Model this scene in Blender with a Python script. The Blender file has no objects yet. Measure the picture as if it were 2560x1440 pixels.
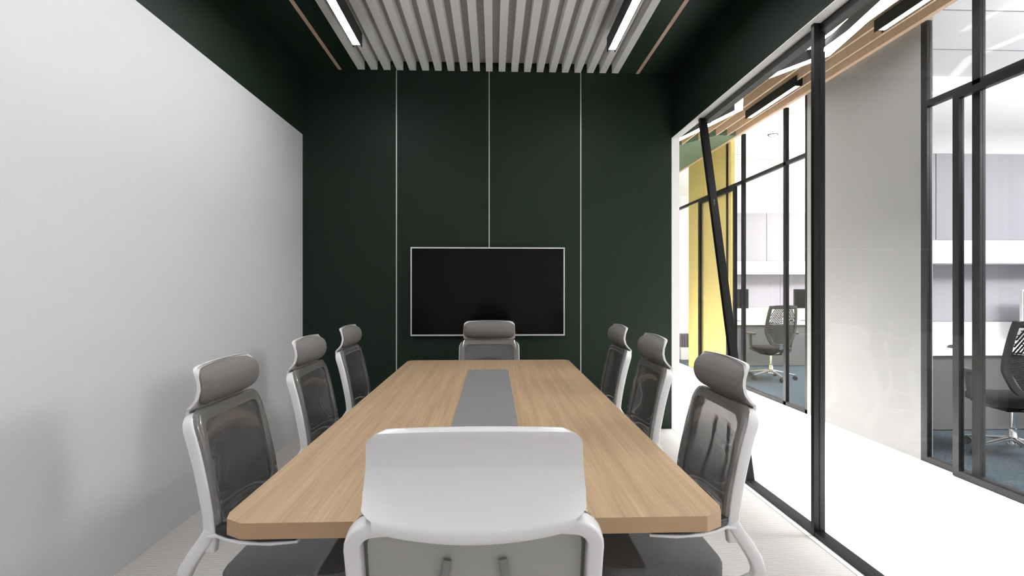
import bpy, math, random
from mathutils import Vector, Matrix
random.seed(7)
C = bpy.context.scene.collection
PI = math.pi

# ------------------------------------------------------------------ materials
def new_mat(name):
    m = bpy.data.materials.new(name); m.use_nodes = True
    nt = m.node_tree
    b = nt.nodes['Principled BSDF']
    return m, nt, b

def simple(name, col, rough=0.5, metal=0.0, spec=0.5, coat=0.0, bump=None):
    m, nt, b = new_mat(name)
    b.inputs['Base Color'].default_value = (*col, 1)
    b.inputs['Roughness'].default_value = rough
    b.inputs['Metallic'].default_value = metal
    b.inputs['Specular IOR Level'].default_value = spec
    b.inputs['Coat Weight'].default_value = coat
    if bump:
        scale, strength, dist = bump
        tc = nt.nodes.new('ShaderNodeTexCoord')
        n = nt.nodes.new('ShaderNodeTexNoise'); n.inputs['Scale'].default_value = scale
        n.inputs['Detail'].default_value = 4
        bp = nt.nodes.new('ShaderNodeBump'); bp.inputs['Strength'].default_value = strength
        bp.inputs['Distance'].default_value = dist
        nt.links.new(tc.outputs['Object'], n.inputs['Vector'])
        nt.links.new(n.outputs['Fac'], bp.inputs['Height'])
        nt.links.new(bp.outputs['Normal'], b.inputs['Normal'])
    return m

def emis(name, col, strength):
    m, nt, b = new_mat(name)
    b.inputs['Base Color'].default_value = (0.8, 0.8, 0.8, 1)
    b.inputs['Emission Color'].default_value = (*col, 1)
    b.inputs['Emission Strength'].default_value = strength
    return m

def noise_color(name, c0, c1, scale, stretch=(1, 1, 1), rough=0.5, detail=4, lo=0.35, hi=0.65, bump=0.0, dist=0.002, spec=0.5):
    m, nt, b = new_mat(name)
    tc = nt.nodes.new('ShaderNodeTexCoord')
    mp = nt.nodes.new('ShaderNodeMapping'); mp.inputs['Scale'].default_value = stretch
    n = nt.nodes.new('ShaderNodeTexNoise'); n.inputs['Scale'].default_value = scale; n.inputs['Detail'].default_value = detail
    r = nt.nodes.new('ShaderNodeValToRGB')
    r.color_ramp.elements[0].position = lo; r.color_ramp.elements[0].color = (*c0, 1)
    r.color_ramp.elements[1].position = hi; r.color_ramp.elements[1].color = (*c1, 1)
    L = nt.links.new
    L(tc.outputs['Object'], mp.inputs['Vector']); L(mp.outputs['Vector'], n.inputs['Vector'])
    L(n.outputs['Fac'], r.inputs['Fac']); L(r.outputs['Color'], b.inputs['Base Color'])
    b.inputs['Roughness'].default_value = rough
    b.inputs['Specular IOR Level'].default_value = spec
    if bump:
        bp = nt.nodes.new('ShaderNodeBump'); bp.inputs['Strength'].default_value = bump; bp.inputs['Distance'].default_value = dist
        L(n.outputs['Fac'], bp.inputs['Height']); L(bp.outputs['Normal'], b.inputs['Normal'])
    return m

def wood(name, dark, mid, light, axis, fine=160.0, rough=0.45, spec=0.4):
    """Long streaks along one axis: two stretched noises, a broad one and a fine one."""
    m, nt, b = new_mat(name)
    L = nt.links.new
    tc = nt.nodes.new('ShaderNodeTexCoord')
    def stretched(sc, along):
        mp = nt.nodes.new('ShaderNodeMapping')
        v = [sc, sc, sc]; v[axis] = along
        mp.inputs['Scale'].default_value = v
        n = nt.nodes.new('ShaderNodeTexNoise'); n.inputs['Scale'].default_value = 1.0; n.inputs['Detail'].default_value = 5
        n.inputs['Distortion'].default_value = 0.4
        L(tc.outputs['Object'], mp.inputs['Vector']); L(mp.outputs['Vector'], n.inputs['Vector'])
        return n
    a = stretched(fine * 0.16, 0.9); f = stretched(fine, 3.0)
    mx = nt.nodes.new('ShaderNodeMix'); mx.data_type = 'FLOAT'; mx.inputs[0].default_value = 0.5
    L(a.outputs['Fac'], mx.inputs[2]); L(f.outputs['Fac'], mx.inputs[3])
    r = nt.nodes.new('ShaderNodeValToRGB')
    e = r.color_ramp.elements
    e[0].position = 0.30; e[0].color = (*dark, 1); e[1].position = 0.70; e[1].color = (*light, 1)
    k = e.new(0.5); k.color = (*mid, 1)
    L(mx.outputs[0], r.inputs['Fac']); L(r.outputs['Color'], b.inputs['Base Color'])
    b.inputs['Roughness'].default_value = rough; b.inputs['Specular IOR Level'].default_value = spec
    return m

def glass(name, tint=(1, 1, 1), refl=1.0, ior=1.5, coat=1.0):
    """Thin clear pane: fresnel mix of see-through and mirror."""
    m, nt, b = new_mat(name); nt.nodes.remove(b)
    L = nt.links.new
    out = nt.nodes['Material Output']
    tr = nt.nodes.new('ShaderNodeBsdfTransparent'); tr.inputs['Color'].default_value = (*tint, 1)
    gl = nt.nodes.new('ShaderNodeBsdfGlossy'); gl.inputs['Roughness'].default_value = 0.0
    gl.inputs['Color'].default_value = (refl, refl, refl, 1)
    # Schlick reflectance of a thin sheet, the same from both sides
    g = nt.nodes.new('ShaderNodeNewGeometry')
    dp = nt.nodes.new('ShaderNodeVectorMath'); dp.operation = 'DOT_PRODUCT'
    L(g.outputs['Normal'], dp.inputs[0]); L(g.outputs['Incoming'], dp.inputs[1])
    def mth(op, a, b=None):
        q = nt.nodes.new('ShaderNodeMath'); q.operation = op
        for k, v in ((0, a), (1, b)):
            if v is None: continue
            if isinstance(v, (int, float)): q.inputs[k].default_value = v
            else: L(v, q.inputs[k])
        return q.outputs[0]
    r0 = ((ior - 1) / (ior + 1)) ** 2
    ab = mth('ABSOLUTE', dp.outputs['Value'])
    pw = mth('POWER', mth('SUBTRACT', 1.0, ab), 5.0)
    fac = mth('MULTIPLY', mth('ADD', mth('MULTIPLY', pw, 1 - r0), r0), coat)
    mx = nt.nodes.new('ShaderNodeMixShader')
    L(fac, mx.inputs[0]); L(tr.outputs[0], mx.inputs[1]); L(gl.outputs[0], mx.inputs[2])
    L(mx.outputs[0], out.inputs['Surface'])
    return m

def mesh_fabric(name, col, cover, rough, spec=0.5):
    """Woven see-through net: a fine weave lets part of the light pass."""
    m, nt, b = new_mat(name)
    L = nt.links.new
    out = nt.nodes['Material Output']
    b.inputs['Base Color'].default_value = (*col, 1)
    b.inputs['Roughness'].default_value = rough
    b.inputs['Specular IOR Level'].default_value = spec
    b.inputs['Coat Weight'].default_value = 1.0 if rough < 0.5 else 0.0; b.inputs['Coat Roughness'].default_value = 0.02
    tr = nt.nodes.new('ShaderNodeBsdfTransparent')
    tc = nt.nodes.new('ShaderNodeTexCoord')
    w = nt.nodes.new('ShaderNodeTexWave'); w.bands_direction = 'Z'; w.inputs['Scale'].default_value = 150
    w.inputs['Distortion'].default_value = 1.2; w.inputs['Detail'].default_value = 1.0; w.inputs['Detail Scale'].default_value = 0.06
    L(tc.outputs['Object'], w.inputs['Vector'])
    mr = nt.nodes.new('ShaderNodeMapRange')
    mr.inputs['To Min'].default_value = max(cover - 0.05, 0); mr.inputs['To Max'].default_value = min(cover + 0.05, 1)
    L(w.outputs['Fac'], mr.inputs['Value'])
    mx = nt.nodes.new('ShaderNodeMixShader')
    L(mr.outputs[0], mx.inputs[0]); L(tr.outputs[0], mx.inputs[1]); L(b.outputs[0], mx.inputs[2])
    L(mx.outputs[0], out.inputs['Surface'])
    return m

def carpet(name, c0, c1, period):
    """Ribbed loop carpet: ribs across the room, broken up by a fine noise."""
    m, nt, b = new_mat(name)
    L = nt.links.new
    tc = nt.nodes.new('ShaderNodeTexCoord')
    w = nt.nodes.new('ShaderNodeTexWave'); w.bands_direction = 'Y'; w.inputs['Scale'].default_value = 1 / (period * 3.183)
    w.inputs['Distortion'].default_value = 0.6; w.inputs['Detail'].default_value = 2; w.inputs['Detail Scale'].default_value = 6
    n = nt.nodes.new('ShaderNodeTexNoise'); n.inputs['Scale'].default_value = 220; n.inputs['Detail'].default_value = 2
    L(tc.outputs['Object'], w.inputs['Vector']); L(tc.outputs['Object'], n.inputs['Vector'])
    mx = nt.nodes.new('ShaderNodeMix'); mx.data_type = 'FLOAT'; mx.inputs[0].default_value = 0.4
    L(w.outputs['Fac'], mx.inputs[2]); L(n.outputs['Fac'], mx.inputs[3])
    r = nt.nodes.new('ShaderNodeValToRGB')
    r.color_ramp.elements[0].position = 0.25; r.color_ramp.elements[0].color = (*c0, 1)
    r.color_ramp.elements[1].position = 0.8; r.color_ramp.elements[1].color = (*c1, 1)
    L(mx.outputs[0], r.inputs['Fac']); L(r.outputs['Color'], b.inputs['Base Color'])
    b.inputs['Roughness'].default_value = 0.95; b.inputs['Specular IOR Level'].default_value = 0.1
    return m

M = {}
M['plaster'] = simple('white_plaster', (0.66, 0.66, 0.682), 0.85, bump=(110, 0.30, 0.004), spec=0.2)
M['green'] = simple('dark_green_paint', (0.0108, 0.0192, 0.0132), 0.5, spec=0.12)
M['pale_green'] = simple('green_paint', (0.13, 0.18, 0.115), 0.7, spec=0.2)
M['yellow'] = simple('yellow_paint', (0.74, 0.60, 0.22), 0.6, spec=0.2)
M['white'] = simple('white_paint', (0.90, 0.90, 0.90), 0.6, spec=0.3)
M['trim_white'] = simple('white_trim_paint', (0.95, 0.95, 0.95), 0.5, spec=0.2)
M['slat'] = simple('white_slat_paint', (0.95, 0.95, 0.95), 0.7, spec=0.2)
M['recess'] = simple('grey_recess_paint', (0.56, 0.54, 0.52), 0.8, spec=0.2)
M['greige'] = simple('greige_wall_panel', (0.375, 0.371, 0.357), 0.6, spec=0.2)
M['table'] = wood('oak_veneer', (0.280, 0.188, 0.110), (0.375, 0.262, 0.159), (0.462, 0.335, 0.214), 1, 170)
M['table_edge'] = simple('oak_edge_band', (0.40, 0.26, 0.145), 0.5)
M['fin'] = wood('oak_fin', (0.66, 0.47, 0.32), (0.73, 0.53, 0.37), (0.80, 0.60, 0.43), 2, 120, 0.6)
M['strip'] = simple('peach_wood_strip', (0.66, 0.46, 0.33), 0.5)
M['inlay'] = simple('satin_metal_inlay', (0.60, 0.60, 0.56), 0.4, metal=0.3)
M['black'] = simple('black_powder_coat', (0.007, 0.007, 0.008), 0.35, spec=0.22)
M['black_matte'] = simple('black_matte_metal', (0.014, 0.0135, 0.0135), 0.5, spec=0.2)
M['screen'] = simple('screen_glass', (0.003, 0.003, 0.003), 0.10, spec=0.10)
M['silver'] = simple('silver_bezel', (0.62, 0.62, 0.66), 0.35, metal=0.6)
M['satin_grey'] = simple('satin_grey_metal', (0.25, 0.252, 0.26), 0.4, metal=0.2)
M['carpet'] = carpet('ribbed_beige_carpet', (0.36, 0.345, 0.33), (0.66, 0.635, 0.615), 0.012)
M['blue_carpet'] = noise_color('blue_grey_carpet', (0.010, 0.018, 0.024), (0.050, 0.072, 0.090), 70, rough=0.95, lo=0.40, hi=0.6, spec=0.1)
M['corr_floor'] = simple('white_corridor_floor', (0.86, 0.86, 0.855), 0.45, spec=0.3)
M['glass'] = glass('clear_glass', ior=1.32, coat=0.4)
M['glass_front'] = glass('clear_glass_front', ior=1.42, coat=0.42)
M['shell'] = simple('glossy_white_plastic', (0.72, 0.715, 0.725), 0.2, spec=0.5, coat=0.3)
M['head'] = noise_color('grey_headrest_fabric', (0.145, 0.139, 0.136), (0.178, 0.172, 0.168), 420, (1, 1, 0.15), 0.9, 2, bump=0.3, dist=0.001, spec=0.15)
M['seat'] = noise_color('charcoal_seat_fabric', (0.105, 0.105, 0.107), (0.155, 0.155, 0.158), 320, rough=0.85, detail=2, bump=0.3, dist=0.001, spec=0.2)
M['mesh'] = mesh_fabric('grey_back_mesh', (0.115, 0.112, 0.109), 0.62, 0.12)
M['mesh_rear'] = mesh_fabric('lit_mesh_rear', (0.56, 0.55, 0.54), 0.52, 0.7)  # pale tone stands in for light on the back of the mesh
M['mesh_band'] = mesh_fabric('grey_mesh_border', (0.17, 0.165, 0.161), 0.88, 0.12)
M['pad'] = simple('black_arm_pad', (0.008, 0.008, 0.009), 0.5)
M['brace'] = simple('grey_lumbar_plastic', (0.20, 0.20, 0.198), 0.5)
M['dark_plastic'] = simple('dark_grey_plastic', (0.012, 0.012, 0.012), 0.45, spec=0.25)
M['grey_plastic'] = simple('grey_plastic', (0.040, 0.040, 0.039), 0.45, spec=0.3)
M['chrome'] = simple('chrome', (0.82, 0.82, 0.82), 0.12, metal=1.0)
M['black_seat'] = simple('black_seat_fabric', (0.006, 0.006, 0.006), 0.8, spec=0.2)
M['pin'] = noise_color('lilac_grey_pinboard', (0.24, 0.233, 0.257), (0.28, 0.272, 0.298), 140, rough=0.95, spec=0.1)
M['cab'] = simple('lilac_grey_laminate', (0.205, 0.201, 0.225), 0.5, spec=0.3)
M['modesty'] = simple('dark_grey_panel', (0.060, 0.060, 0.062), 0.6)
M['seam'] = simple('dark_gap', (0.05, 0.05, 0.05), 0.9)
M['desk'] = simple('white_laminate', (0.82, 0.82, 0.83), 0.4)
M['lamp_room'] = emis('lamp_diffuser_room', (1, 0.993, 0.985), 60)
M['lamp_corr'] = emis('lamp_diffuser_corridor', (1, 0.99, 0.97), 13)
M['lamp_zig'] = emis('lamp_diffuser_zigzag', (1, 0.99, 0.97), 13)
M['lamp_panel'] = emis('lamp_diffuser_panel', (1, 0.99, 0.98), 48)

# ------------------------------------------------------------------ mesh helpers
class MB:
    def __init__(s): s.v = []; s.f = []
    def box(s, x0, x1, y0, y1, z0, z1):
        i = len(s.v)
        s.v += [(x, y, z) for z in (z0, z1) for y in (y0, y1) for x in (x0, x1)]
        s.f += [tuple(i + k for k in q) for q in ((0, 2, 3, 1), (4, 5, 7, 6), (0, 1, 5, 4), (2, 6, 7, 3), (0, 4, 6, 2), (1, 3, 7, 5))]
        return s
    def prism(s, poly, a, b, axis=2):
        """Extrude a 2-D outline along an axis from a to b."""
        i = len(s.v); n = len(poly)
        def put(p, h):
            return (p[0], p[1], h) if axis == 2 else ((p[0], h, p[1]) if axis == 1 else (h, p[0], p[1]))
        s.v += [put(p, a) for p in poly] + [put(p, b) for p in poly]
        s.f.append(tuple(range(i + n - 1, i - 1, -1))); s.f.append(tuple(range(i + n, i + 2 * n)))
        for k in range(n):
            s.f.append((i + k, i + (k + 1) % n, i + n + (k + 1) % n, i + n + k))
        return s
    def rings(s, rings, closed=True, caps=True):
        i = len(s.v); n = len(rings[0])
        for r in rings: s.v += [tuple(p) for p in r]
        for a in range(len(rings) - 1):
            for k in range(n if closed else n - 1):
                s.f.append((i + a * n + k, i + a * n + (k + 1) % n, i + (a + 1) * n + (k + 1) % n, i + (a + 1) * n + k))
        if caps and closed:
            s.f.append(tuple(range(i + n - 1, i - 1, -1)))
            s.f.append(tuple(range(i + (len(rings) - 1) * n, i + len(rings) * n)))
        return s
    def sweep(s, pts, bs, hw, hb, power=4.0, n=16):
        """Rounded-rectangle bar along a path; bs is one vector or one per point, hw across, hb along bs."""
        P = [Vector(p) for p in pts]; R = []
        for k, p in enumerate(P):
            t = (P[min(k + 1, len(P) - 1)] - P[max(k - 1, 0)]).normalized()
            b = Vector(bs[k] if isinstance(bs, list) else bs)
            b = (b - t * b.dot(t)).normalized(); nn = t.cross(b)
            w = hw[k] if isinstance(hw, list) else hw; h = hb[k] if isinstance(hb, list) else hb
            ring = []
            for j in range(n):
                a = 2 * PI * j / n; c, q = math.cos(a), math.sin(a)
                ring.append(p + nn * (w * math.copysign(abs(c) ** (2 / power), c)) + b * (h * math.copysign(abs(q) ** (2 / power), q)))
            R.append(ring)
        return s.rings(R)
    def tube(s, pts, r, n=10):
        P = [Vector(p) for p in pts]; R = []
        for k, p in enumerate(P):
            t = (P[min(k + 1, len(P) - 1)] - P[max(k - 1, 0)]).normalized()
            a = Vector((0, 0, 1)) if abs(t.z) < 0.9 else Vector((1, 0, 0))
            u = t.cross(a).normalized(); w = t.cross(u)
            rr = r[k] if isinstance(r, list) else r
            R.append([p + u * (rr * math.cos(2 * PI * j / n)) + w * (rr * math.sin(2 * PI * j / n)) for j in range(n)])
        return s.rings(R)
    def lathe(s, prof, cx=0, cy=0, n=20):
        return s.rings([[(cx + r * math.cos(2 * PI * j / n), cy + r * math.sin(2 * PI * j / n), z) for j in range(n)] for r, z in prof])
    def sheet(s, front, back):
        """Closed thin solid from two grids (rows of points) of the same size."""
        nr, nc = len(front), len(front[0]); i = len(s.v)
        for r in front: s.v += [tuple(p) for p in r]
        j = len(s.v)
        for r in back: s.v += [tuple(p) for p in r]
        for a in range(nr - 1):
            for b in range(nc - 1):
                q = (a * nc + b, a * nc + b + 1, (a + 1) * nc + b + 1, (a + 1) * nc + b)
                s.f.append(tuple(i + k for k in q)); s.f.append(tuple(j + k for k in reversed(q)))
        edge = [(0, b) for b in range(nc)] + [(a, nc - 1) for a in range(1, nr)] + [(nr - 1, b) for b in range(nc - 2, -1, -1)] + [(a, 0) for a in range(nr - 2, 0, -1)]
        for k in range(len(edge)):
            a, b = edge[k], edge[(k + 1) % len(edge)]
            ia, ib = a[0] * nc + a[1], b[0] * nc + b[1]
            s.f.append((i + ib, i + ia, j + ia, j + ib))
        return s
    def xf(s, mat):
        s.v = [tuple(mat @ Vector(p)) for p in s.v]; return s
    def build(s, name, mat, parent=None, smooth=False, bevel=0.0, seg=2):
        me = bpy.data.meshes.new(name); me.from_pydata(s.v, [], s.f); me.validate(); me.update()
        import bmesh
        bm = bmesh.new(); bm.from_mesh(me); bmesh.ops.recalc_face_normals(bm, faces=bm.faces); bm.to_mesh(me); bm.free()
        mats = mat if isinstance(mat, (list, tuple)) else [mat]
        for q in mats: me.materials.append(q)
        o = bpy.data.objects.new(name, me); C.objects.link(o)
        if parent is not None: o.parent = parent
        if bevel:
            b = o.modifiers.new('edge', 'BEVEL'); b.width = bevel; b.segments = seg; b.limit_method = 'ANGLE'; b.angle_limit = 0.6
        if smooth:
            for p in me.polygons: p.use_smooth = True
            try: me.set_sharp_from_angle(angle=math.radians(38))
            except Exception: pass
        return o

def box(name, mat, b, parent=None, bevel=0.0):
    return MB().box(*b).build(name, mat, parent, bevel=bevel)

def tag(o, label, cat=None, group=None, kind=None):
    if label: o['label'] = label
    if cat: o['category'] = cat
    if group: o['group'] = group
    if kind: o['kind'] = kind
    return o

def thing(name, label, cat, loc=(0, 0, 0), rz=0.0, group=None, kind=None):
    o = bpy.data.objects.new(name, None); C.objects.link(o)
    o.empty_display_size = 0.1
    o.location = loc; o.rotation_euler = (0, 0, rz)
    return tag(o, label, cat, group, kind)

def struct(o, label, cat): return tag(o, label, cat, kind='structure')

def copy_tree(o, parent=None):
    c = o.copy(); C.objects.link(c)
    if parent is not None: c.parent = parent
    for ch in list(o.children): copy_tree(ch, c)
    return c

ORD = ['first', 'second', 'third', 'fourth', 'fifth', 'sixth', 'seventh', 'eighth', 'ninth', 'tenth', 'eleventh', 'twelfth',
       'thirteenth', 'fourteenth', 'fifteenth', 'sixteenth', 'seventeenth', 'eighteenth', 'nineteenth', 'twentieth', 'twenty-first']

# ------------------------------------------------------------------ dimensions (metres)
XL, XR, YB, YR = -1.85, 1.768, 5.11, -1.6        # meeting room
ZC, ZREC, ZOP = 3.525, 3.612, 2.888               # ceiling, slat recess, opening head
XG0, XG1 = 1.80, 1.86                             # glazed partition frame
XW = 1.845                                        # corridor side of the wall
XC = 3.476                                        # office fronts
YE = 12.0                                         # far end of the corridor
ZF = 3.56                                         # wood fin undersides

# ------------------------------------------------------------------ room shell
struct(box('floor', M['carpet'], (XL - 0.1, XG0, YR - 0.1, YB + 0.1, -0.06, 0)), 'pale beige ribbed carpet floor under the meeting table', 'floor')
struct(box('floor_corridor', M['corr_floor'], (XG0, XC, YR - 0.1, YE, -0.06, 0)), 'bright white corridor floor outside the glass partition', 'floor')
struct(box('floor_office', M['blue_carpet'], (XC, 9.0, YR - 0.1, YE, -0.06, -0.001)), 'blue-grey speckled carpet floor of the offices across the corridor', 'floor')
struct(box('wall_left', M['plaster'], (XL - 0.1, XL, YR, YB, 0, ZOP)), 'white textured plaster wall beside the meeting table', 'wall')
struct(box('wall_left_upper', M['green'], (XL - 0.1, XL - 0.003, YR, YB, ZOP, ZREC + 0.1)), 'dark green wall band above the white plaster wall', 'wall')
struct(box('wall_back', M['green'], (XL - 0.1, XR, YB, YB + 0.12, 0, ZREC + 0.1)), 'dark green end wall behind the television', 'wall')
struct(box('wall_rear', M['white'], (XL - 0.1, XR, YR - 0.1, YR, 0, ZREC + 0.1)), 'white wall closing the meeting room behind the viewpoint', 'wall')
struct(MB().box(XR, XW, YR, YB + 0.12, ZOP + 0.004, ZREC + 0.1).build('wall_right', M['green']), 'dark green bulkhead above the glazed opening', 'wall')
# white lining of the opening: soffit and jamb
t = MB(); t.box(XR, XW, YR, YB, ZOP, ZOP + 0.004); t.box(XR, XW, YB - 0.004, YB + 0.12, 0, ZOP + 0.004)
struct(t.build('trim_1', M['trim_white']), 'white lining of the glazed opening, soffit and end jamb', 'trim')
struct(box('trim_2', M['trim_white'], (XR, XG0, YR, YB - 0.004, 0, 0.004)), 'white threshold strip along the foot of the glass partition', 'trim')
# ceiling: a dark green border round a recess, and the grey recess top
SX0, SX1 = -1.318, 1.234
cl = MB()
cl.box(XL - 0.003, SX0, YR, YB, ZC, ZREC + 0.08); cl.box(SX1, XR, YR, YB, ZC, ZREC + 0.08)
struct(cl.build('ceiling', M['green']), 'dark green ceiling border on both sides of the white slats', 'ceiling')
struct(box('ceiling_recess', M['recess'], (SX0, SX1, YR, YB, ZREC, ZREC + 0.08)), 'grey recessed ceiling above the white slats', 'ceiling')
for k, (x0, x1) in enumerate(((-1.507, -1.475), (1.408, 1.440))):
    struct(box('trim_%d' % (k + 3), M['strip'], (x0, x1, YR, YB - 0.002, ZC - 0.004, ZC + 0.002)),
           'thin peach wood strip in the dark ceiling border ' + ('on the white wall side' if k == 0 else 'on the glass side'), 'trim')
for k, x in enumerate((-0.947, -0.043, 0.861)):
    struct(box('trim_%d' % (k + 5), M['inlay'], (x - 0.0042, x + 0.0042, YB - 0.003, YB + 0.001, 0, ZC)),
           ('thin vertical metal joint in the green wall, ' + ('nearer the white plaster wall', 'above the television middle', 'nearer the glass partition')[k]), 'trim')
# 21 slats
NS = 21
for k in range(NS):
    x = SX0 + 0.0325 + (SX1 - SX0 - 0.065) * k / (NS - 1)
    o = box('ceiling_slat', M['slat'], (x - 0.0325, x + 0.0325, YR, YB, ZC, ZREC), bevel=0.0015)
    if k < 10: w = 'counting from the white plaster wall'; n = ORD[k]
    elif k == 10: w = None
    else: w = 'counting from the glass partition'; n = ORD[NS - 1 - k]
    tag(o, ('long white ceiling slat, %s %s' % (n, w)) if w else 'long white ceiling slat exactly in the middle of the row', 'ceiling slat', 'white slats under the ceiling recess')

# ------------------------------------------------------------------ pendant lamps
def bar_lamp(name, label, group, x0, x1, y0, y1, zb, h, mat_e, wires=None, ztop=None):
    cx, cy = (x0 + x1) / 2, (y0 + y1) / 2
    t = thing(name, label, 'lamp', (cx, cy, zb), 0, group)
    hw, hl = (x1 - x0) / 2, (y1 - y0) / 2; th = 0.006
    m = MB(); m.box(-hw, -hw + th, -hl, hl, 0, h); m.box(hw - th, hw, -hl, hl, 0, h); m.box(-hw + th, hw - th, -hl + 0.03, hl - 0.03, h - 0.012, h)
    m.box(-hw + th, hw - th, -hl + 0.03, -hl + 0.036, 0.002, h - 0.012); m.box(-hw + th, hw - th, hl - 0.036, hl - 0.03, 0.002, h - 0.012)
    m.build('housing', M['black_matte'], t)
    box('diffuser', mat_e, (-hw + th, hw - th, -hl + 0.036, hl - 0.036, 0.004, 0.012), t)
    for wy in wires or []:
        MB().tube([(0, wy - cy, h), (0, wy - cy, ztop - zb)], 0.0025, 6).build('suspension_wire', M['black_matte'], t)
    return t
ZP = 3.338
bar_lamp('pendant_lamp', 'black linear pendant lamp under the slats, on the white plaster wall side', 'linear pendant lamps over the table', -1.129, -1.058, -0.75, 4.23, ZP, 0.115, M['lamp_room'], (1.3, 3.55), ZC)
bar_lamp('pendant_lamp', 'black linear pendant lamp under the slats, on the glass partition side', 'linear pendant lamps over the table', 0.929, 0.998, -0.75, 4.24, ZP, 0.115, M['lamp_room'], (1.3, 3.55), ZC)

# ------------------------------------------------------------------ television
tv = thing('flat_screen_tv', 'wall-mounted black flat television with a thin silver frame', 'television', (-0.054, YB - 0.003, 1.365))
box('casing', M['black_matte'], (-0.745, 0.745, -0.035, -0.004, -0.425, 0.425), tv)
fr = MB(); W2, H2, b_ = 0.750, 0.431, 0.012
fr.box(-W2, W2, -0.042, -0.020, H2 - b_, H2); fr.box(-W2, W2, -0.042, -0.020, -H2, -H2 + b_ + 0.003)
fr.box(-W2, -W2 + b_, -0.042, -0.020, -H2 + b_ + 0.003, H2 - b_); fr.box(W2 - b_, W2, -0.042, -0.020, -H2 + b_ + 0.003, H2 - b_)
fr.build('bezel', M['silver'], tv)
box('screen', M['screen'], (-W2 + b_, W2 - b_, -0.040, -0.034, -H2 + b_, H2 - b_), tv)
box('wall_bracket', M['black_matte'], (-0.25, 0.25, -0.004, 0.0, -0.2, 0.2), tv)

# ------------------------------------------------------------------ table
TZ = 0.815
tb = thing('conference_table', 'long oak conference table with clipped corners', 'table', (-0.04, 2.775, 0))
x0, x1, y0, y1 = -0.648, 0.648, -1.460, 1.458
def arc(cx, cy, r, a0, a1, n): return [(cx + r * math.cos(a0 + (a1 - a0) * k / n), cy + r * math.sin(a0 + (a1 - a0) * k / n)) for k in range(n + 1)]
outl = [(x0 + 0.060, y0), (x1 - 0.060, y0), (x1 - 0.012, y0 + 0.028), (x1, y0 + 0.066)] + arc(x1 - 0.06, y1 - 0.06, 0.06, 0, PI / 2, 6) + arc(x0 + 0.06, y1 - 0.06, 0.06, PI / 2, PI, 6) + [(x0, y0 + 0.066), (x0 + 0.012, y0 + 0.028)]
top = MB().prism(outl, TZ - 0.0405, TZ).build('tabletop', [M['table'], M['table_edge']], tb)
for p in top.data.polygons:
    if p.normal.z < 0.5: p.material_index = 1
box('cable_panel', M['satin_grey'], (-0.139, 0.145, -0.97, 0.958, TZ - 0.004, TZ + 0.0008), tb)
for s in (-1, 1):
    MB().box(-0.24, 0.24, s * 0.80 - 0.05, s * 0.80 + 0.05, 0.02, TZ - 0.041).box(-0.34, 0.34, s * 0.80 - 0.10, s * 0.80 + 0.10, 0.0, 0.02).build('leg', M['black_matte'], tb, bevel=0.004)
box('beam', M['black_matte'], (-0.05, 0.05, -0.75, 0.75, TZ - 0.141, TZ - 0.041), tb)

# ------------------------------------------------------------------ meeting chair (local: +y forward, origin on the floor)
OF = 0.33                                       # rearmost shoulder point lies at y = -OF
def lerp(tab, z):
    if z <= tab[0][0]: return tab[0][1]
    for (a, fa), (b, fb) in zip(tab, tab[1:]):
        if z <= b: return fa + (fb - fa) * (z - a) / (b - a)
    return tab[-1][1]
RAIL = [(0.47, 0.098), (0.50, 0.102), (0.53, 0.104), (0.562, 0.1015), (0.60, 0.098), (0.668, 0.087), (0.758, 0.068), (0.803, 0.058), (0.869, 0.040), (0.93, 0.021), (0.97, 0.012)]
def rail(z): return lerp(RAIL, z) - OF
SHELL = [(0.903, -0.004), (0.907, -0.008), (0.914, -0.010), (0.927, -0.0105), (0.933, -0.0085), (0.948, 0.003), (0.965, 0.0140), (0.985, 0.0235), (1.01, 0.032), (1.035, 0.037), (1.062, 0.034), (1.09, 0.025), (1.103, 0.016), (1.111, 0.012), (1.116, 0.013), (1.119, 0.018)]
HW = [(0.903, 0.188), (0.908, 0.195), (0.929, 0.197), (0.936, 0.206), (0.944, 0.215), (0.952, 0.2205), (0.968, 0.221), (0.99, 0.223), (1.04, 0.220), (1.087, 0.217), (1.099, 0.212), (1.108, 0.202), (1.115, 0.189), (1.119, 0.176)]

def smooth_tab(tab, n):
    z0, z1 = tab[0][0], tab[-1][0]
    return [(z0 + (z1 - z0) * k / n) for k in range(n + 1)]

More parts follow.
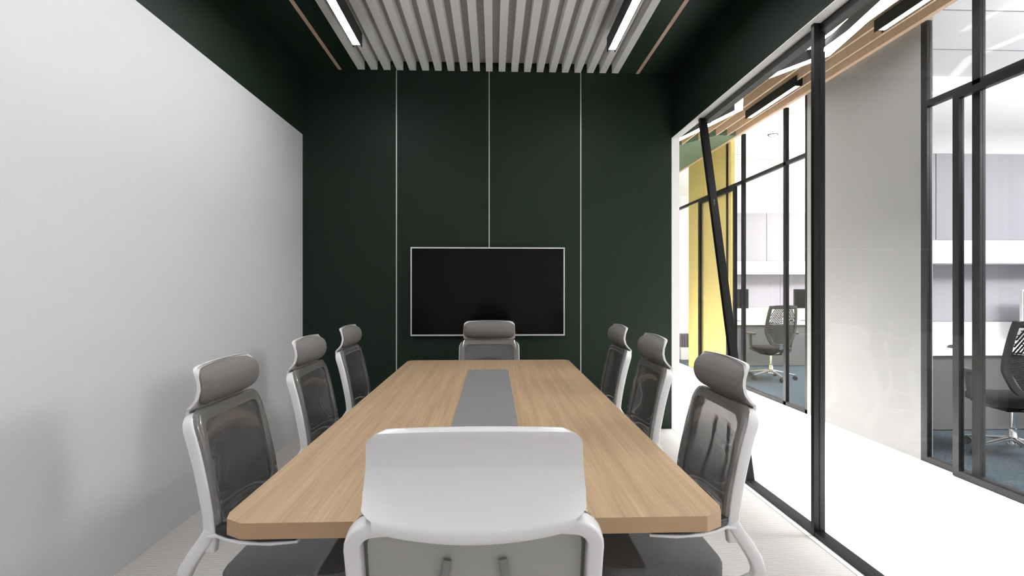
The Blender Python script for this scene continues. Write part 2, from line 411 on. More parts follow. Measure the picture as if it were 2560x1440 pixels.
def make_chair(label, loc, rz, group):
    t = thing('conference_chair', label, 'chair', loc, rz, group)
    # back frame: one U-shaped bar over both rails
    hx, R, zt = 0.241, 0.045, 0.934
    path = [(-hx, rail(z), z) for z in (0.475, 0.50, 0.53, 0.562, 0.60, 0.64, 0.70, 0.76, 0.82, 0.86, zt - R)]
    for k in range(1, 7):
        a = PI - (PI / 2) * k / 6
        z = zt - R + R * math.sin(a); path.append((-hx + R + R * math.cos(a), rail(z), z))
    path += [(x, rail(zt) + dy, zt) for x, dy in ((-0.17, 0.004), (-0.12, 0.010), (-0.04, 0.010))]
    path = path + [(-p[0], p[1], p[2]) for p in reversed(path)]
    nb = []
    for p in path:
        s = (rail(p[2] + 0.01) - rail(p[2] - 0.01)) / 0.02
        nb.append((0, 1, -s))
    hb = [0.025 if p[2] < 0.55 else 0.0205 for p in path]
    MB().sweep(path, nb, 0.017, hb, 5.0, 20).build('back_frame', M['shell'], t, smooth=True)
    # mesh: border ring and inner panel, both following the rails and hollowed across
    zb, zt2, hxm = 0.515, 0.962, 0.253
    def front(x, z): return rail(min(z, 0.93)) + 0.030 - 0.030 * (1 - (x / hxm) ** 2) * min(1, max(0.05, (0.955 - z) / 0.20)) - max(0, z - 0.93) * 0.35 + 0.012 * math.exp(-((z - 0.62) / 0.06) ** 2) * (1 - (x / hxm) ** 2)
    def outline(inset, n):
        w, r = hxm - inset, 0.062 - inset * 0.6
        za, zc = zb + inset, zt2 - inset
        def wid(z): return w - 0.004 * (z - zb) / (zt2 - zb)
        pts = []
        for k in range(n): pts.append((-wid(za) + r + (2 * (wid(za) - r)) * k / n, za))
        for k in range(n): a = -PI / 2 + PI / 2 * k / n; pts.append((wid(za) - r + r * math.cos(a), za + r + r * math.sin(a)))
        for k in range(n): z = za + r + (zc - za - 2 * r) * k / n; pts.append((wid(z), z))
        for k in range(n): a = PI / 2 * k / n; pts.append((wid(zc) - r + r * math.cos(a), zc - r + r * math.sin(a)))
        for k in range(n): pts.append((wid(zc) - r - 2 * (wid(zc) - r) * k / n, zc))
        for k in range(n): a = PI / 2 + PI / 2 * k / n; pts.append((-wid(zc) + r + r * math.cos(a), zc - r + r * math.sin(a)))
        for k in range(n): z = zc - r - (zc - za - 2 * r) * k / n; pts.append((-wid(z), z))
        for k in range(n): a = PI + PI / 2 * k / n; pts.append((-wid(za) + r + r * math.cos(a), za + r + r * math.sin(a)))
        return pts
    N = 9
    o0, o1, o2 = outline(0.0, N), outline(0.010, N), outline(0.042, N)
    P = lambda q, off: (q[0], front(q[0], q[1]) + off, q[1])
    ring = [[P(q, -0.012) for q in o0], [P(q, 0.004) for q in o0], [P(q, 0.010) for q in o1], [P(q, 0.008) for q in o2], [P(q, 0.0) for q in o2], [P(q, -0.012) for q in o2]]
    MB().rings(ring + [ring[0]], True, False).build('mesh_border', M['mesh_band'], t, smooth=True)
    cols, rows = 18, 26
    fr_, bk_ = [], []
    for a in range(rows + 1):
        z = zb + 0.041 + (zt2 - zb - 0.082) * a / rows
        w = hxm - 0.041
        e = min(z - (zb + 0.041), (zt2 - 0.041) - z); r = 0.04
        if e < r: w -= r - math.sqrt(max(0, r * r - (r - e) ** 2))
        fr_.append([(w * (2 * b / cols - 1), front(w * (2 * b / cols - 1), z) + 0.001, z) for b in range(cols + 1)])
        bk_.append([(p[0], p[1] - 0.003, p[2]) for p in fr_[-1]])
    MB().sheet(fr_, bk_).build('mesh_panel', M['mesh'], t, smooth=True)
    f2 = [[(p[0] * 1.02, p[1] - 0.018, p[2]) for p in r] for r in fr_]
    b2 = [[(p[0] * 1.02, p[1] - 0.020, p[2]) for p in r] for r in fr_]
    MB().sheet(f2, b2).build('mesh_lit_rear', M['mesh_rear'], t, smooth=True)  # extra rear layer, added so the mesh looks lit from behind
    # lumbar braces seen through the mesh
    for s in (-1, 1):
        pts = [(s * (0.055 + 0.010 * k), front(0, z) - 0.027, z) for k, z in enumerate((0.858, 0.80, 0.72, 0.62, 0.53))]
        MB().sweep(pts, (0, 1, 0), 0.008, 0.004, 4, 10).build('lumbar_brace', M['brace'], t, smooth=True)
    # headrest: white shell behind, grey pad in front
    nc = 22
    fr_, bk_, pf, pb = [], [], [], []
    for a in range(41):
        z = 0.903 + (1.119 - 0.903) * a / 40
        hw = lerp(HW, z)
        rowf, rowb = [], []
        for b in range(nc + 1):
            u = 2 * b / nc - 1
            lip = 0.024 * u * u * min(1, max(0, (1.0 - z) / 0.07))
            arch = 0.005 * (1 - u * u) * max(0, (z - 1.0) / 0.124)
            y = lerp(SHELL, z) - OF + 0.006 * u * u * min(1, max(0, (z - 0.92) / 0.08))
            rowb.append((hw * u, y, z + lip + arch)); rowf.append((hw * u, y + 0.012, z + lip + arch))
        fr_.append(rowf); bk_.append(rowb)
    MB().sheet(fr_, bk_).build('headrest_shell', M['shell'], t, smooth=True)
    for a in range(25):
        v = 2 * a / 24 - 1
        z = 1.040 + 0.068 * v
        w = 0.217 * (1 - abs(v) ** 5 * 0.22)
        q = max(0.0, 1 - abs(v) ** 3.2)
        rf, rb = [], []
        for b in range(nc + 1):
            u = 2 * b / nc - 1
            y = lerp(SHELL, min(max(z, 0.97), 1.118)) - OF + 0.006 * u * u + 0.0125
            g = max(0.0, 1 - abs(u) ** 3.5)
            rf.append((w * u, y + 0.006 + 0.036 * (q ** 0.6) * (g ** 0.6), z + 0.010 * (1 - u * u) * (1 if v > 0 else -0.4) * abs(v)))
            rb.append((w * u, y, z + 0.010 * (1 - u * u) * (1 if v > 0 else -0.4) * abs(v)))
        pf.append(rf); pb.append(rb)
    MB().sheet(pf, pb).build('headrest_pad', M['head'], t, smooth=True)
    # arms: white carrier and black pad, and the bowed support under each
    for s in (-1, 1):
        xs = lambda f: s * (0.246 + 0.035 * min(1, max(0, (f - 0.13) / 0.15)))
        MB().sweep([(xs(f), f - OF, z) for f, z in ((0.10, 0.528), (0.14, 0.535), (0.18, 0.531), (0.24, 0.526), (0.34, 0.526), (0.43, 0.530))], (0, 0, 1), [0.020, 0.024, 0.032, 0.037, 0.037, 0.030], 0.0065, 4, 14).build('armrest', M['shell'], t, smooth=True)
        MB().sweep([(xs(f), f - OF, z) for f, z in ((0.128, 0.556), (0.14, 0.555), (0.19, 0.551), (0.30, 0.549), (0.42, 0.551), (0.438, 0.553))], (0, 0, 1), [0.010, 0.022, 0.031, 0.035, 0.034, 0.020], [0.010, 0.015, 0.017, 0.018, 0.017, 0.010], 4, 14).build('arm_pad', M['pad'], t, smooth=True)
        sp = [(s * 0.243, 0.108, 0.545), (s * 0.246, 0.088, 0.512), (s * 0.250, 0.055, 0.465), (s * 0.252, 0.028, 0.420), (s * 0.252, 0.012, 0.375), (s * 0.248, 0.022, 0.335), (s * 0.236, 0.070, 0.308), (s * 0.20, 0.14, 0.296), (s * 0.13, 0.25, 0.290)]
        MB().sweep([(x, f - OF, z) for x, f, z in sp], (1, 0, 0), 0.024, [0.018, 0.020, 0.022, 0.023, 0.023, 0.023, 0.022, 0.02, 0.018], 4, 16).build('arm_support', M['shell'], t, smooth=True)
    # seat: white pan and charcoal cushion
    def slab(z0, z1, hx_, f0, f1, r, dome):
        R_ = []
        for zz, ins in ((z0, 0.012), (z0 + 0.006, 0.0), (z1 - 0.020, 0.0), (z1 - 0.006, 0.008), (z1, 0.026)):
            ring = []
            for (cx, cy, a0) in ((hx_ - r, f1 - r, 0), (-hx_ + r, f1 - r, PI / 2), (-hx_ + r, f0 + r, PI), (hx_ - r, f0 + r, 1.5 * PI)):
                for k in range(9):
                    a = a0 + PI / 2 * k / 8
                    ring.append((cx + (r - ins) * math.cos(a), cy + (r - ins) * math.sin(a) - OF, zz))
            R_.append(ring)
        return MB().rings(R_)
    slab(0.318, 0.388, 0.255, 0.115, 0.60, 0.09, 0).build('seat', M['seat'], t, smooth=True)
    slab(0.288, 0.317, 0.245, 0.10, 0.57, 0.09, 0).build('seat_pan', M['shell'], t, smooth=True)
    # base
    cy = 0.02
    MB().lathe([(0.032, 0.075), (0.034, 0.11), (0.026, 0.14), (0.026, 0.26), (0.06, 0.284), (0.06, 0.290)], 0, cy).build('gas_column', M['chrome'], t, smooth=True)
    for k in range(5):
        a = PI / 2 + 2 * PI * k / 5
        dx, dy = math.cos(a), math.sin(a)
        lg = MB().sweep([(0.02 * dx, cy + 0.02 * dy, 0.10), (0.15 * dx, cy + 0.15 * dy, 0.088), (0.275 * dx, cy + 0.275 * dy, 0.070)], (0, 0, 1), [0.024, 0.020, 0.015], [0.018, 0.014, 0.009], 4, 12).build('base_leg', M['chrome'], t, smooth=True)
        ca = MB()
        for s in (-1, 1):
            c_ = Vector((0.275 * dx - s * 0.012 * dy, cy + 0.275 * dy + s * 0.012 * dx, 0.028)); ax = Vector((-dy, dx, 0)) * 0.009
            ca.tube([c_ - ax, c_ + ax], 0.028, 14)
        ca.tube([(0.275 * dx, cy + 0.275 * dy, 0.028), (0.275 * dx, cy + 0.275 * dy, 0.068)], 0.007, 8)
        ca.build('caster', M['pad'], lg, smooth=True)
    return t

SH = OF                                         # shoulder to origin
GRP = 'white mesh conference chairs round the table'
chair0 = make_chair('white mesh conference chair turned away, nearest one at the table end', (-0.037, 1.010 + SH, 0), 0.0, GRP)
spots = [
    ((-0.037, 4.49 - SH, 0), PI, 'white mesh conference chair at the far table end, before the television'),
    ((-1.101 + SH, 2.115, 0), -PI / 2, 'white mesh conference chair along the plaster wall, nearest of its three'),
    ((-1.101 + SH, 3.032, 0), -PI / 2, 'white mesh conference chair along the plaster wall, middle of its three'),
    ((-1.108 + SH, 3.912, 0), -PI / 2, 'white mesh conference chair along the plaster wall, closest to the green wall'),
    ((0.978 - SH, 2.118, 0), PI / 2, 'white mesh conference chair on the glass side, nearest of its three'),
    ((0.986 - SH, 3.060, 0), PI / 2, 'white mesh conference chair on the glass side, middle of its three'),
    ((0.983 - SH, 3.901, 0), PI / 2, 'white mesh conference chair on the glass side, closest to the green wall'),
]
for loc, rz, lab in spots:
    c = copy_tree(chair0); c.location = loc; c.rotation_euler = (0, 0, rz); c['label'] = lab

# ------------------------------------------------------------------ glazed partition of the meeting room
w1 = thing('window_1', 'black framed glass partition with a slanting end post', 'window', (0, 0, 0), kind='structure')
YS0, YS1 = 3.655, 4.50                           # foot and head of the slanting post
ZT = 2.884
sl = lambda z: YS0 + (YS1 - YS0) * z / ZT
box('bottom_rail', M['black'], (XG0, XG1, YR, YS0 - 0.02, 0.004, 0.032), w1)
box('top_rail', M['black_matte'], (XG0 + 0.036, XG1 + 0.036, YR, YS1, ZOP - 0.045, ZOP), w1)
MB().prism([(YS0 - 0.022, 0.004), (YS0 + 0.022, 0.004), (YS1 + 0.022, ZT), (YS1 - 0.022, ZT)], XG0 + 0.002, XG1, axis=0).build('slanted_post', M['black'], w1)
for y in (2.872, 1.35, -0.2):
    box('post', M['black'], (XG0 - 0.002, XG1 + 0.002, y - 0.014, y + 0.014, 0.004, ZOP), w1)
gx = (XG0 + XG1) / 2
pn = MB(); pn.prism([(2.886, 0.03), (YS0 - 0.02, 0.03), (YS1 - 0.02, ZT), (2.886, ZT)], gx - 0.004, gx + 0.004, axis=0)
pn.build('glass_pane', M['glass_front'], w1)
for a, b in ((1.364, 2.858), (-0.186, 1.336), (YR, -0.214)):
    box('glass_pane', M['glass_front'], (gx - 0.004, gx + 0.004, a, b, 0.03, ZOP - 0.02), w1)

# ------------------------------------------------------------------ corridor
struct(box('wall_corridor', M['greige'], (XC, XC + 0.10, 4.113, 5.648, 0, 3.70)), 'plain greige wall between the two glazed office fronts', 'wall')
yw = MB().box(XC + 0.012, XC + 0.08, 7.55, 8.515, 0, 3.70).box(XC + 0.012, XC + 0.08, 8.523, 9.187, 0, 3.70)
yw.box(XC + 0.025, XC + 0.08, 8.515, 8.523, 0, 3.70)
struct(yw.build('wall_yellow', M['yellow']), 'yellow wall across the corridor behind a black door frame', 'wall')
struct(box('wall_corridor_end', M['white'], (XW, 9.0, YE, YE + 0.1, 0, 3.9)), 'white end wall of the corridor', 'wall')
struct(box('wall_corridor_near', M['white'], (XR, 9.0, YR - 0.1, YR, 0, 3.9)), 'white wall closing the corridor behind the viewpoint', 'wall')
struct(box('wall_corridor_inner', M['white'], (XR, XW, YB + 0.12, YE, 0, 3.70)), 'white corridor wall beyond the meeting room', 'wall')
struct(box('ceiling_corridor', M['pale_green'], (XW, XC + 0.1, YR, YE, 3.70, 3.80)), 'green corridor ceiling above the wood fins', 'ceiling')
struct(MB().prism([(XW, 9.6), (2.05, 8.95), (2.816, 7.749), (3.148, 7.250), (3.43, 7.250), (3.43, YE), (XW, YE)], ZF, 3.70).build('ceiling_bulkhead', M['pale_green']), 'lowered pale green ceiling at the far end of the corridor', 'ceiling')
# wood fins along the corridor
fx = [3.302 - 0.158 * k for k in range(9)]
for k, x in enumerate(fx):
    ye = 7.250 if x >= 3.148 else 7.250 + (3.148 - x) * 1.50
    o = box('ceiling_fin', M['fin'], (x, x + 0.020, YR, ye, ZF, 3.70))
    tag(o, 'oak corridor ceiling fin, %s counting from the office fronts' % ORD[k], 'ceiling fin', 'oak fins over the corridor')
struct(box('trim_8', M['fin'], (XC - 0.046, XC, YR, YE, ZF - 0.006, 3.70)), 'oak edge board above the office fronts', 'trim')
# linear lamps in the corridor
bar_lamp('corridor_pendant_lamp', 'black linear lamp under the oak fins, beside the slanting post', 'linear lamps along the corridor', 3.128, 3.196, 5.27, 6.36, 3.50, 0.10, M['lamp_corr'], (5.6, 6.1), 3.699)
bar_lamp('corridor_pendant_lamp', 'black linear lamp under the oak fins, before the greige wall', 'linear lamps along the corridor', 3.128, 3.196, 2.95, 4.17, 3.50, 0.10, M['lamp_corr'], (3.3, 3.9), 3.699)
bar_lamp('corridor_pendant_lamp', 'black linear lamp half hidden above the zigzag lamp', 'linear lamps along the corridor', 2.745, 2.81, 3.30, 4.54, 3.505, 0.10, M['lamp_corr'], (3.5, 4.3), 3.699)
# zigzag pendant: mitred band along a bent line
zz = thing('zigzag_pendant_lamp', 'wide zigzag pendant lamp with glowing white underside', 'lamp', (2.6, 5.0, 3.40))
cen = [(2.06, 9.00), (2.757, 5.755), (2.455, 5.125), (2.853, 4.380), (2.52, 2.05), (2.85, 1.2)]
def band(off):
    L_, n = [], len(cen)
    for k in range(n):
        p = Vector(cen[k])
        ds = []
        if k > 0: ds.append((p - Vector(cen[k - 1])).normalized())
        if k < n - 1: ds.append((Vector(cen[k + 1]) - p).normalized())
        ns = [Vector((-d.y, d.x)) for d in ds]
        m_ = sum(ns, Vector((0, 0))).normalized()
        L_.append(p + m_ * (off / max(0.35, m_.dot(ns[0]))))
    return L_
def ribbon(m, o0, o1, z0, z1):
    A, B = band(o0), band(o1)
    for k in range(len(cen) - 1):
        m.prism([(A[k].x - 2.6, A[k].y - 5.0), (A[k + 1].x - 2.6, A[k + 1].y - 5.0), (B[k + 1].x - 2.6, B[k + 1].y - 5.0), (B[k].x - 2.6, B[k].y - 5.0)], z0, z1)
    return m
hz = MB(); ribbon(hz, -0.048, -0.042, 0, 0.085); ribbon(hz, 0.042, 0.048, 0, 0.085); ribbon(hz, -0.042, 0.042, 0.075, 0.085)
hz.build('housing', M['black_matte'], zz)
ribbon(MB(), -0.042, 0.042, 0.002, 0.010).build('diffuser', M['lamp_zig'], zz)
for p in ((2.757, 5.755), (2.600, 5.430), (2.656, 3.0)):
    MB().tube([(p[0] - 2.6, p[1] - 5.0, 0.085), (p[0] - 2.6, p[1] - 5.0, 0.299)], 0.003, 6).build('suspension_wire', M['black_matte'], zz)

# ------------------------------------------------------------------ office fronts
def mull(p, yf, w=0.05, d=0.042, z0=0.0, z1=3.55, x=XC, m='black'):
    return box('mullion', M[m], (x, x + d, yf - w, yf, z0, z1), p)
ZTR0, ZTR1 = 2.857, 2.905
w2 = thing('window_2', 'black framed glass office front beside the greige wall, nearest the viewpoint', 'window', kind='structure')
mull(w2, 4.113, 0.06); mull(w2, 3.660, 0.062, m='black_matte'); mull(w2, 2.2); mull(w2, 0.4)
box('transom', M['black'], (XC, XC + 0.05, YR, 4.053, ZTR0, ZTR1), w2)
box('bottom_rail', M['black_matte'], (XC, XC + 0.05, YR, 4.053, 0, 0.045), w2)
for z0, z1 in ((0.045, ZTR0), (ZTR1, 3.55)):
    for a, b in ((3.660, 4.053), (2.2, 3.598), (0.4, 2.15), (YR, 0.35)):
        box('glass_pane', M['glass'], (XC + 0.018, XC + 0.024, a, b, z0, z1), w2)
d1 = thing('door_1', 'black framed sliding glass door before the nearer office front', 'door', kind='structure')
XD = 3.425
def door(t, yf, yn):
    m = MB(); m.box(XD, XD + 0.042, yf - 0.052, yf, 0.005, ZTR0 - 0.005); m.box(XD, XD + 0.042, yn, yn + 0.052, 0.005, ZTR0 - 0.005)
    m.box(XD, XD + 0.042, yn + 0.052, yf - 0.052, 0.005, 0.050); m.box(XD, XD + 0.042, yn + 0.052, yf - 0.052, ZTR0 - 0.055, ZTR0 - 0.005)
    m.build('door_frame', M['black'], t)
    box('glass_pane', M['glass'], (XD + 0.018, XD + 0.024, yn + 0.052, yf - 0.052, 0.05, ZTR0 - 0.055), t)
door(d1, 3.765, 2.45)
w3 = thing('window_3', 'black framed glass office front between the greige and yellow walls', 'window', kind='structure')
mull(w3, 6.126, 0.052); mull(w3, 7.186, 0.055); mull(w3, 7.664, 0.05); mull(w3, 5.69, 0.042, 0.03)
box('transom', M['black'], (XC, XC + 0.045, 5.69, 9.187, ZTR0 + 0.01, ZTR1 + 0.005), w3)
box('bottom_rail', M['black_matte'], (XC, XC + 0.05, 5.648, 7.55, 0, 0.045), w3)
for z0, z1 in ((0.045, ZTR0 + 0.01), (ZTR1 + 0.005, 3.55)):
    for a, b in ((5.69, 6.074), (6.126, 7.131), (7.186, 7.55)):
        box('glass_pane', M['glass'], (XC + 0.018, XC + 0.024, a, b, z0, z1), w3)
d2 = thing('door_2', 'black framed sliding glass door before the yellow wall', 'door', kind='structure')
door(d2, 8.60, 7.285)
w4 = thing('window_4', 'glass office front past the yellow wall at the corridor end', 'window', kind='structure')
box('transom', M['black'], (XC, XC + 0.045, 9.187, YE, ZTR0 + 0.01, ZTR1 + 0.005), w4)
box('glass_pane', M['glass'], (XC + 0.018, XC + 0.024, 9.187, YE, 0.0, 3.55), w4)

# ------------------------------------------------------------------ offices across the corridor
struct(box('ceiling_office', M['trim_white'], (XC + 0.1, 9.0, YR, YE, 3.80, 3.88)), 'white panelled office ceiling', 'ceiling')
struct(box('wall_office_header', M['white'], (XC, XC + 0.1, YR, YE, 3.70, 3.88)), 'white wall strip above the office fronts', 'wall')
struct(box('wall_office_side', M['white'], (9.0, 9.1, YR, YE, 0, 3.88)), 'white far side wall of the offices', 'wall')
struct(box('wall_office_near', M['white'], (XC + 0.1, 9.0, 5.72, 5.84, 0, 3.80)), 'white wall behind the nearer desk', 'wall')
struct(box('wall_office_far', M['white'], (XC + 0.1, 9.0, 10.10, 10.22, 0, 3.80)), 'white wall behind the farther desk', 'wall')
sm = MB()
for y in (5.07, 4.35, 3.0, 1.5, 9.55, 9.2, 8.2, 7.0): sm.box(XC + 0.1, 9.0, y - 0.004, y + 0.004, 3.797, 3.7995)
struct(sm.build('trim_9', M['cab']), 'thin panel joints in the white office ceiling', 'trim')
for k, (x, y) in enumerate(((4.366, 7.976), (3.993, 10.70))):
    t = thing('downlight', 'round recessed downlight in the %s' % ('farther office ceiling' if k == 0 else 'ceiling past the yellow wall'), 'lamp', (x, y, 3.785), group='round office downlights')
    MB().rings([[(r * math.cos(2 * PI * j / 24), r * math.sin(2 * PI * j / 24), z) for j in range(24)] for r, z in ((0.06, 0.012), (0.06, 0.002), (0.078, 0.0), (0.080, 0.012))], True, False).build('trim_ring', M['grey_plastic'], t, smooth=True)
    MB().lathe([(0.058, 0.008), (0.058, 0.012)]).build('diffuser', M['lamp_panel'], t)
# unseen glowing panels, added to brighten the office walls and ceiling
k = 0
for (x, y, lab) in ((5.6, 2.6, 'unseen square fill panel added in the nearer office, by the glass'), (7.4, 2.6, 'unseen square fill panel added in the nearer office, by the far wall'),
                    (5.6, 7.5, 'unseen square fill panel added in the farther office, by the glass'), (7.4, 7.5, 'unseen square fill panel added in the farther office, by the far wall')):
    t = thing('office_fill_panel', lab, 'lamp', (x, y, 3.20), group='added fill panels in the offices')
    m = MB(); m.box(-0.62, 0.62, -0.62, -0.6, 0, 0.022); m.box(-0.62, 0.62, 0.6, 0.62, 0, 0.022); m.box(-0.62, -0.6, -0.6, 0.6, 0, 0.022); m.box(0.6, 0.62, -0.6, 0.6, 0, 0.022)
    m.build('frame', M['white'], t)
    box('diffuser', M['lamp_panel'], (-0.6, 0.6, -0.6, 0.6, 0.004, 0.018), t)
    for u in (-0.5, 0.5): MB().tube([(u, 0.61, 0.022), (u, 0.61, 0.599)], 0.003, 6).build('suspension_wire', M['white'], t)

def workstation(yb, x0, x1, seams, lows, word):
    yb -= 0.004
    a = thing('overhead_cabinet', 'long lilac-grey wall cabinet above the %s desk' % word, 'cabinet', (x0, yb, 1.910), group='overhead cabinets in the offices')
    box('body', M['cab'], (0, x1 - x0, -0.33, 0, 0, 0.925), a)
    edges = [0.0] + [s - x0 for s in seams] + [x1 - x0]
    for p, q in zip(edges, edges[1:]):
        box('door', M['cab'], (p + 0.004, q - 0.004, -0.350, -0.332, 0.004, 0.921), a)
    tag(box('wall_shelf', M['desk'], (x0, x1, yb - 0.35, yb, 1.665, 1.910)), 'white box shelf under the overhead cabinet of the %s desk' % word, 'shelf', 'white shelves in the offices')
    p = thing('pinboard', 'lilac-grey fabric pinboard behind the %s desk' % word, 'pinboard', (x0, yb, 1.025), group='pinboards in the offices')
    e2 = [0.0] + [s - x0 for s in lows] + [x1 - x0]
    for u, v in zip(e2, e2[1:]): box('fabric_panel', M['pin'], (u + 0.003, v - 0.003, -0.035, 0, 0, 0.64), p)
    d = thing('desk', 'long white desk under the pinboard, %s' % ('in the nearer office' if word == 'nearer' else 'in the farther office'), 'desk', (x0, yb, 0), group='desks in the offices')
    dp = 0.80 if word == 'nearer' else 0.97
    box('desktop', M['desk'], (0, x1 - x0, -dp, -0.0, 0.740, 0.780), d)
    box('upstand', M['desk'], (0, x1 - x0, -0.05, 0, 0.78, 1.02), d)
    box('modesty_panel', M['modesty'], (0.02, x1 - x0 - 0.02, -dp + 0.035, -dp + 0.06, 0.01, 0.740), d)
    for k in range(3):
        u = (x1 - x0) * (0.02 + 0.455 * k) + (0.25 if k == 1 else 0)
        box('leg', M['dark_plastic'], (u + 0.03, u + 0.08, -dp + 0.065, -dp + 0.115, 0, 0.740), d)
workstation(5.72, 3.60, 8.2, (4.70, 5.99, 7.1), (4.9, 6.5), 'nearer')
workstation(10.10, 4.30, 8.2, (5.207, 6.06, 7.0), (5.65, 6.9), 'farther')
def monitor(name, label, x, y, rz=0.0, back=False):
    t = thing(name, label, 'monitor', (x, y, 0.7805), rz, 'desk monitors')
    box('casing', M['dark_plastic'] if not back else M['desk'], (-0.29, 0.29, -0.012, 0.022, 0.235, 0.60), t, bevel=0.004)
    box('screen', M['screen'], (-0.278, 0.278, -0.0145, -0.0125, 0.250, 0.588), t)
    box('stand', M['dark_plastic'], (-0.03, 0.03, 0.0225, 0.04, 0.008, 0.42), t)
    box('foot', M['dark_plastic'], (-0.12, 0.12, -0.07, 0.10, 0.0, 0.008), t)
monitor('monitor', 'dark monitor on the farther desk, beside the yellow wall', 4.491, 9.6)
monitor('monitor', 'dark monitor on the farther desk, behind the mesh chair', 5.944, 9.6)
monitor('monitor', 'white edged monitor on the nearer desk at the picture edge', 5.968, 5.4, back=True)

def mouse(label, x, y):
    m = MB()
    R_ = []
    for k in range(9):
        u = -1 + 2 * k / 8; w = 0.030 * math.sqrt(max(0.05, 1 - u * u * 0.9)); h = 0.034 * math.sqrt(max(0.04, 1 - u * u * 0.92))
        R_.append([(w * math.cos(a), 0.052 * u, h * math.sin(a)) for a in [PI * j / 10 for j in range(11)]])
    m.rings(R_)
    o = m.build('computer_mouse', M['grey_plastic'], smooth=True); o.location = (x, y, 0.7802)
    tag(o, label, 'mouse', 'computer mice')
mouse('grey computer mouse on the nearer white desk', 4.745, 5.22)
mouse('small grey computer mouse on the farther white desk', 5.50, 9.42)

# radiator past the yellow wall
rd = thing('radiator', 'small grey ribbed radiator past the yellow wall', 'radiator', (3.90, 10.05, 0.002))
box('body', M['cab'], (-0.25, 0.25, -0.03, 0.03, 0.24, 0.51), rd)
box('plinth', M['white'], (-0.25, 0.25, -0.04, 0.04, 0, 0.24), rd)
for k in range(9): box('rib', M['modesty'], (-0.235 + 0.055 * k, -0.205 + 0.055 * k, -0.045, -0.031, 0.25, 0.50), rd)

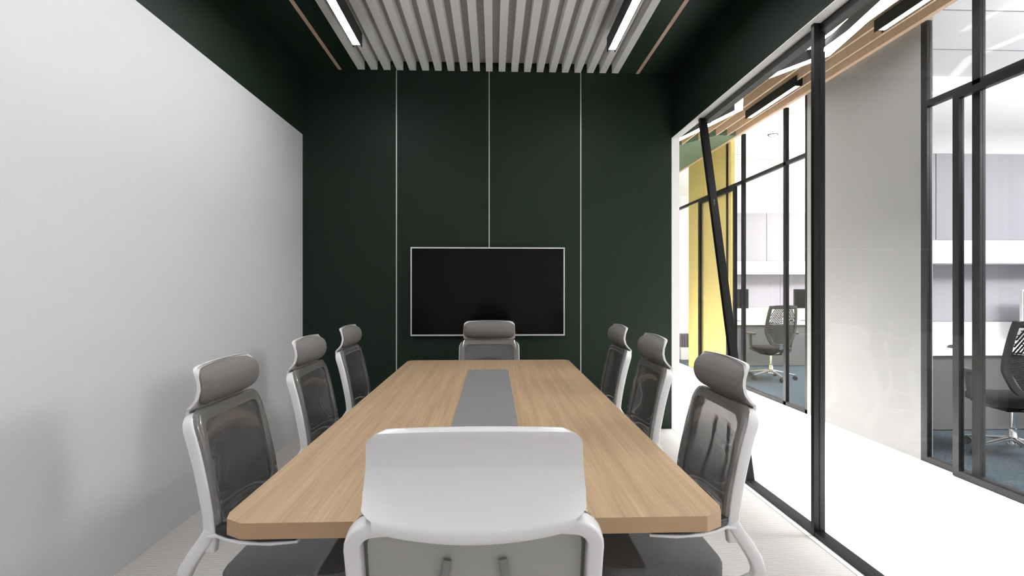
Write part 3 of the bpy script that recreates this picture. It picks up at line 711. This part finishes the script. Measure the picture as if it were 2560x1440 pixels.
# task chairs of the offices (local +y is the way the sitter faces)
def task_chair(label, loc, rz):
    t = thing('task_chair', label, 'chair', loc, rz, 'black task chairs in the offices')
    BK = lambda z: -0.25 - 0.06 * max(0, (z - 0.75)) / 0.4 + 0.10 * max(0, 0.70 - z)
    def outl(ins, n=8):
        key = [(-0.12, 0.53), (0.12, 0.53), (0.225, 0.66), (0.255, 0.80), (0.225, 1.10), (0.185, 1.135), (0.0, 1.145), (-0.185, 1.135), (-0.225, 1.10), (-0.255, 0.80), (-0.225, 0.66)]
        k2 = [(x * (1 - ins / 0.235), 0.835 + (z - 0.835) * (1 - ins / 0.30)) for x, z in key]
        out, N = [], len(k2)
        for i in range(N):
            p0, p1, p2, p3 = (k2[(i + j - 1) % N] for j in range(4))
            for s in range(n):
                u = s / n
                q = [0.5 * (2 * p1[c] + (p2[c] - p0[c]) * u + (2 * p0[c] - 5 * p1[c] + 4 * p2[c] - p3[c]) * u * u + (3 * p1[c] - p0[c] - 3 * p2[c] + p3[c]) * u ** 3) * 1.0 for c in (0, 1)]
                out.append(tuple(q))
        return out
    o0, o1 = outl(0.0), outl(0.036)
    Q = lambda p, d: (p[0], BK(p[1]) + 0.10 * (p[0] / 0.25) ** 2 * 0.35 + d, p[1])
    rg = [[Q(p, -0.014) for p in o0], [Q(p, 0.014) for p in o0], [Q(p, 0.012) for p in o1], [Q(p, -0.012) for p in o1]]
    MB().rings(rg + [rg[0]], True, False).build('back_frame', M['grey_plastic'], t, smooth=True)
    # slotted back: slanting bars above, close-set level ribs below
    rb = MB()
    def width(z): return min(0.222, 0.100 + (z - 0.55) * 0.62) if z < 0.76 else 0.224 - 0.030 * (z - 0.76) / 0.33
    def at(x, z): return (x, BK(z) + 0.035 * (x / 0.25) ** 2, z)
    for k in range(23):
        z = 0.575 + 0.0135 * k
        w = width(z)
        rb.sweep([at(w * (-1 + j / 6), z - 0.010 * math.cos(PI * (-1 + j / 6))) for j in range(13)], (0, 1, 0), 0.0056, 0.003, 4, 6)
    for s in (-1, 1):
        for k in range(16):
            x0 = -0.135 + 0.026 * k
            pts = []
            for q in range(9):
                z = 0.872 + 0.226 * q / 8
                x = x0 - 0.13 * q / 8 + (0.0)
                if 0.004 <= x <= width(z): pts.append(at(s * x, z))
            if len(pts) > 1: rb.sweep(pts, (0, 1, 0), 0.0078, 0.003, 4, 6)
    for k in range(7):
        z = 0.885 + 0.035 * k; w = width(z); ph = 0.02 * (k % 2)
        for q in range(11):
            x = -w + 0.01 + ph + 0.042 * q
            if x + 0.014 < w: rb.sweep([at(x, z), at(x + 0.014, z)], (0, 1, 0), 0.004, 0.003, 4, 6)
    rb.sweep([at(-width(1.10), 1.10), at(0, 1.105), at(width(1.10), 1.10)], (0, 1, 0), 0.016, 0.004, 4, 6)
    rb.build('slotted_back', M['dark_plastic'], t, smooth=True)
    R_ = []
    for zz_, ins in ((0.430, 0.02), (0.440, 0.0), (0.485, 0.0), (0.500, 0.02), (0.505, 0.05)):
        R_.append([((0.25 - ins) * math.copysign(abs(math.cos(a)) ** 0.5, math.cos(a)), 0.02 + (0.245 - ins) * math.copysign(abs(math.sin(a)) ** 0.5, math.sin(a)), zz_) for a in [2 * PI * j / 32 for j in range(32)]])
    MB().rings(R_).build('seat', M['black_seat'], t, smooth=True)
    box('mechanism', M['black_seat'], (-0.12, 0.12, -0.10, 0.14, 0.375, 0.428), t, bevel=0.01)
    MB().sweep([(-0.02, -0.24, 0.545), (0, -0.23, 0.50), (0, -0.17, 0.42), (0, -0.10, 0.40)], (1, 0, 0), 0.012, 0.028, 4, 12).build('back_spine', M['chrome'], t, smooth=True)
    for s in (-1, 1):
        ar = MB().sweep([(s * 0.10, 0.0, 0.405), (s * 0.20, 0.0, 0.41), (s * 0.315, 0.0, 0.455), (s * 0.335, 0.0, 0.50), (s * 0.345, 0.0, 0.60), (s * 0.350, 0.0, 0.70)], (0, 1, 0), [0.010, 0.011, 0.012, 0.014, 0.018, 0.020], [0.016, 0.016, 0.018, 0.02, 0.022, 0.026], 4, 12).build('armrest', M['grey_plastic'], t, smooth=True)
        MB().sweep([(s * 0.355, -0.12, 0.705), (s * 0.357, -0.10, 0.712), (s * 0.36, 0.06, 0.715), (s * 0.355, 0.13, 0.708)], (0, 0, 1), [0.02, 0.04, 0.042, 0.025], 0.012, 4, 12).build('arm_pad', M['grey_plastic'], ar, smooth=True)
    MB().lathe([(0.045, 0.075), (0.048, 0.12), (0.03, 0.15), (0.03, 0.22), (0.018, 0.225), (0.018, 0.36), (0.04, 0.372)]).build('gas_column', M['chrome'], t, smooth=True)
    for k in range(5):
        a = -PI / 2 - 0.15 + 2 * PI * k / 5; dx, dy = math.cos(a), math.sin(a)
        lg = MB().sweep([(0.03 * dx, 0.03 * dy, 0.135), (0.17 * dx, 0.17 * dy, 0.110), (0.33 * dx, 0.33 * dy, 0.078)], (0, 0, 1), [0.028, 0.022, 0.014], [0.016, 0.012, 0.008], 4, 12).build('base_leg', M['chrome'], t, smooth=True)
        ca = MB()
        for s in (-1, 1):
            c_ = Vector((0.33 * dx - s * 0.014 * dy, 0.33 * dy + s * 0.014 * dx, 0.032)); ax = Vector((-dy, dx, 0)) * 0.010
            ca.tube([c_ - ax, c_ + ax], 0.032, 16)
        ca.tube([(0.33 * dx, 0.33 * dy, 0.03), (0.33 * dx, 0.33 * dy, 0.075)], 0.008, 8)
        ca.build('caster', M['black_seat'], lg, smooth=True)
    return t
tc0 = task_chair('black slotted-back task chair in the farther office', (4.27, 7.86, 0), 0.12)
tc1 = copy_tree(tc0); tc1.location = (4.36, 4.22, 0); tc1.rotation_euler = (0, 0, -0.12)
tc1['label'] = 'black slotted-back task chair in the nearer office, cut by the picture edge'

# ------------------------------------------------------------------ added fill light and world
def area(name, loc, sx, sy, power, rot=(0, 0, 0), col=(1, 0.99, 0.97)):
    l = bpy.data.lights.new(name, 'AREA'); l.shape = 'RECTANGLE'; l.size = sx; l.size_y = sy; l.energy = power; l.color = col
    o = bpy.data.objects.new(name, l); C.objects.link(o); o.location = loc; o.rotation_euler = rot
    return o
o = area('corridor_fill_light', (2.72, 3.8, 3.54), 0.40, 10.5, 520)  # added fill without a fitting, whitens the corridor floor and lights the room
o.data.spread = math.radians(38)

w = bpy.data.worlds.new('world'); bpy.context.scene.world = w; w.use_nodes = True
w.node_tree.nodes['Background'].inputs['Color'].default_value = (0.95, 0.97, 1, 1)
w.node_tree.nodes['Background'].inputs['Strength'].default_value = 0.4

# ------------------------------------------------------------------ camera
cam = bpy.data.cameras.new('camera'); co = bpy.data.objects.new('camera', cam); C.objects.link(co)
cam.sensor_width = 36.0; cam.lens = 36.0 * 1300 / 2560
cam.clip_start = 0.05; cam.clip_end = 60
co.location = (0, 0, 1.40); co.rotation_euler = (PI / 2, 0, -math.atan(46 / 1300))
sc = bpy.context.scene
sc.camera = co
sc.view_settings.view_transform = 'Standard'; sc.view_settings.look = 'None'
sc.view_settings.exposure = 0.0; sc.view_settings.gamma = 1.0; sc.view_settings.use_curve_mapping = False
cy = sc.cycles
cy.use_denoising = True
cy.max_bounces = 10; cy.diffuse_bounces = 5; cy.glossy_bounces = 4; cy.transmission_bounces = 6; cy.transparent_max_bounces = 16
cy.sample_clamp_indirect = 6.0; cy.caustics_reflective = False; cy.caustics_refractive = False
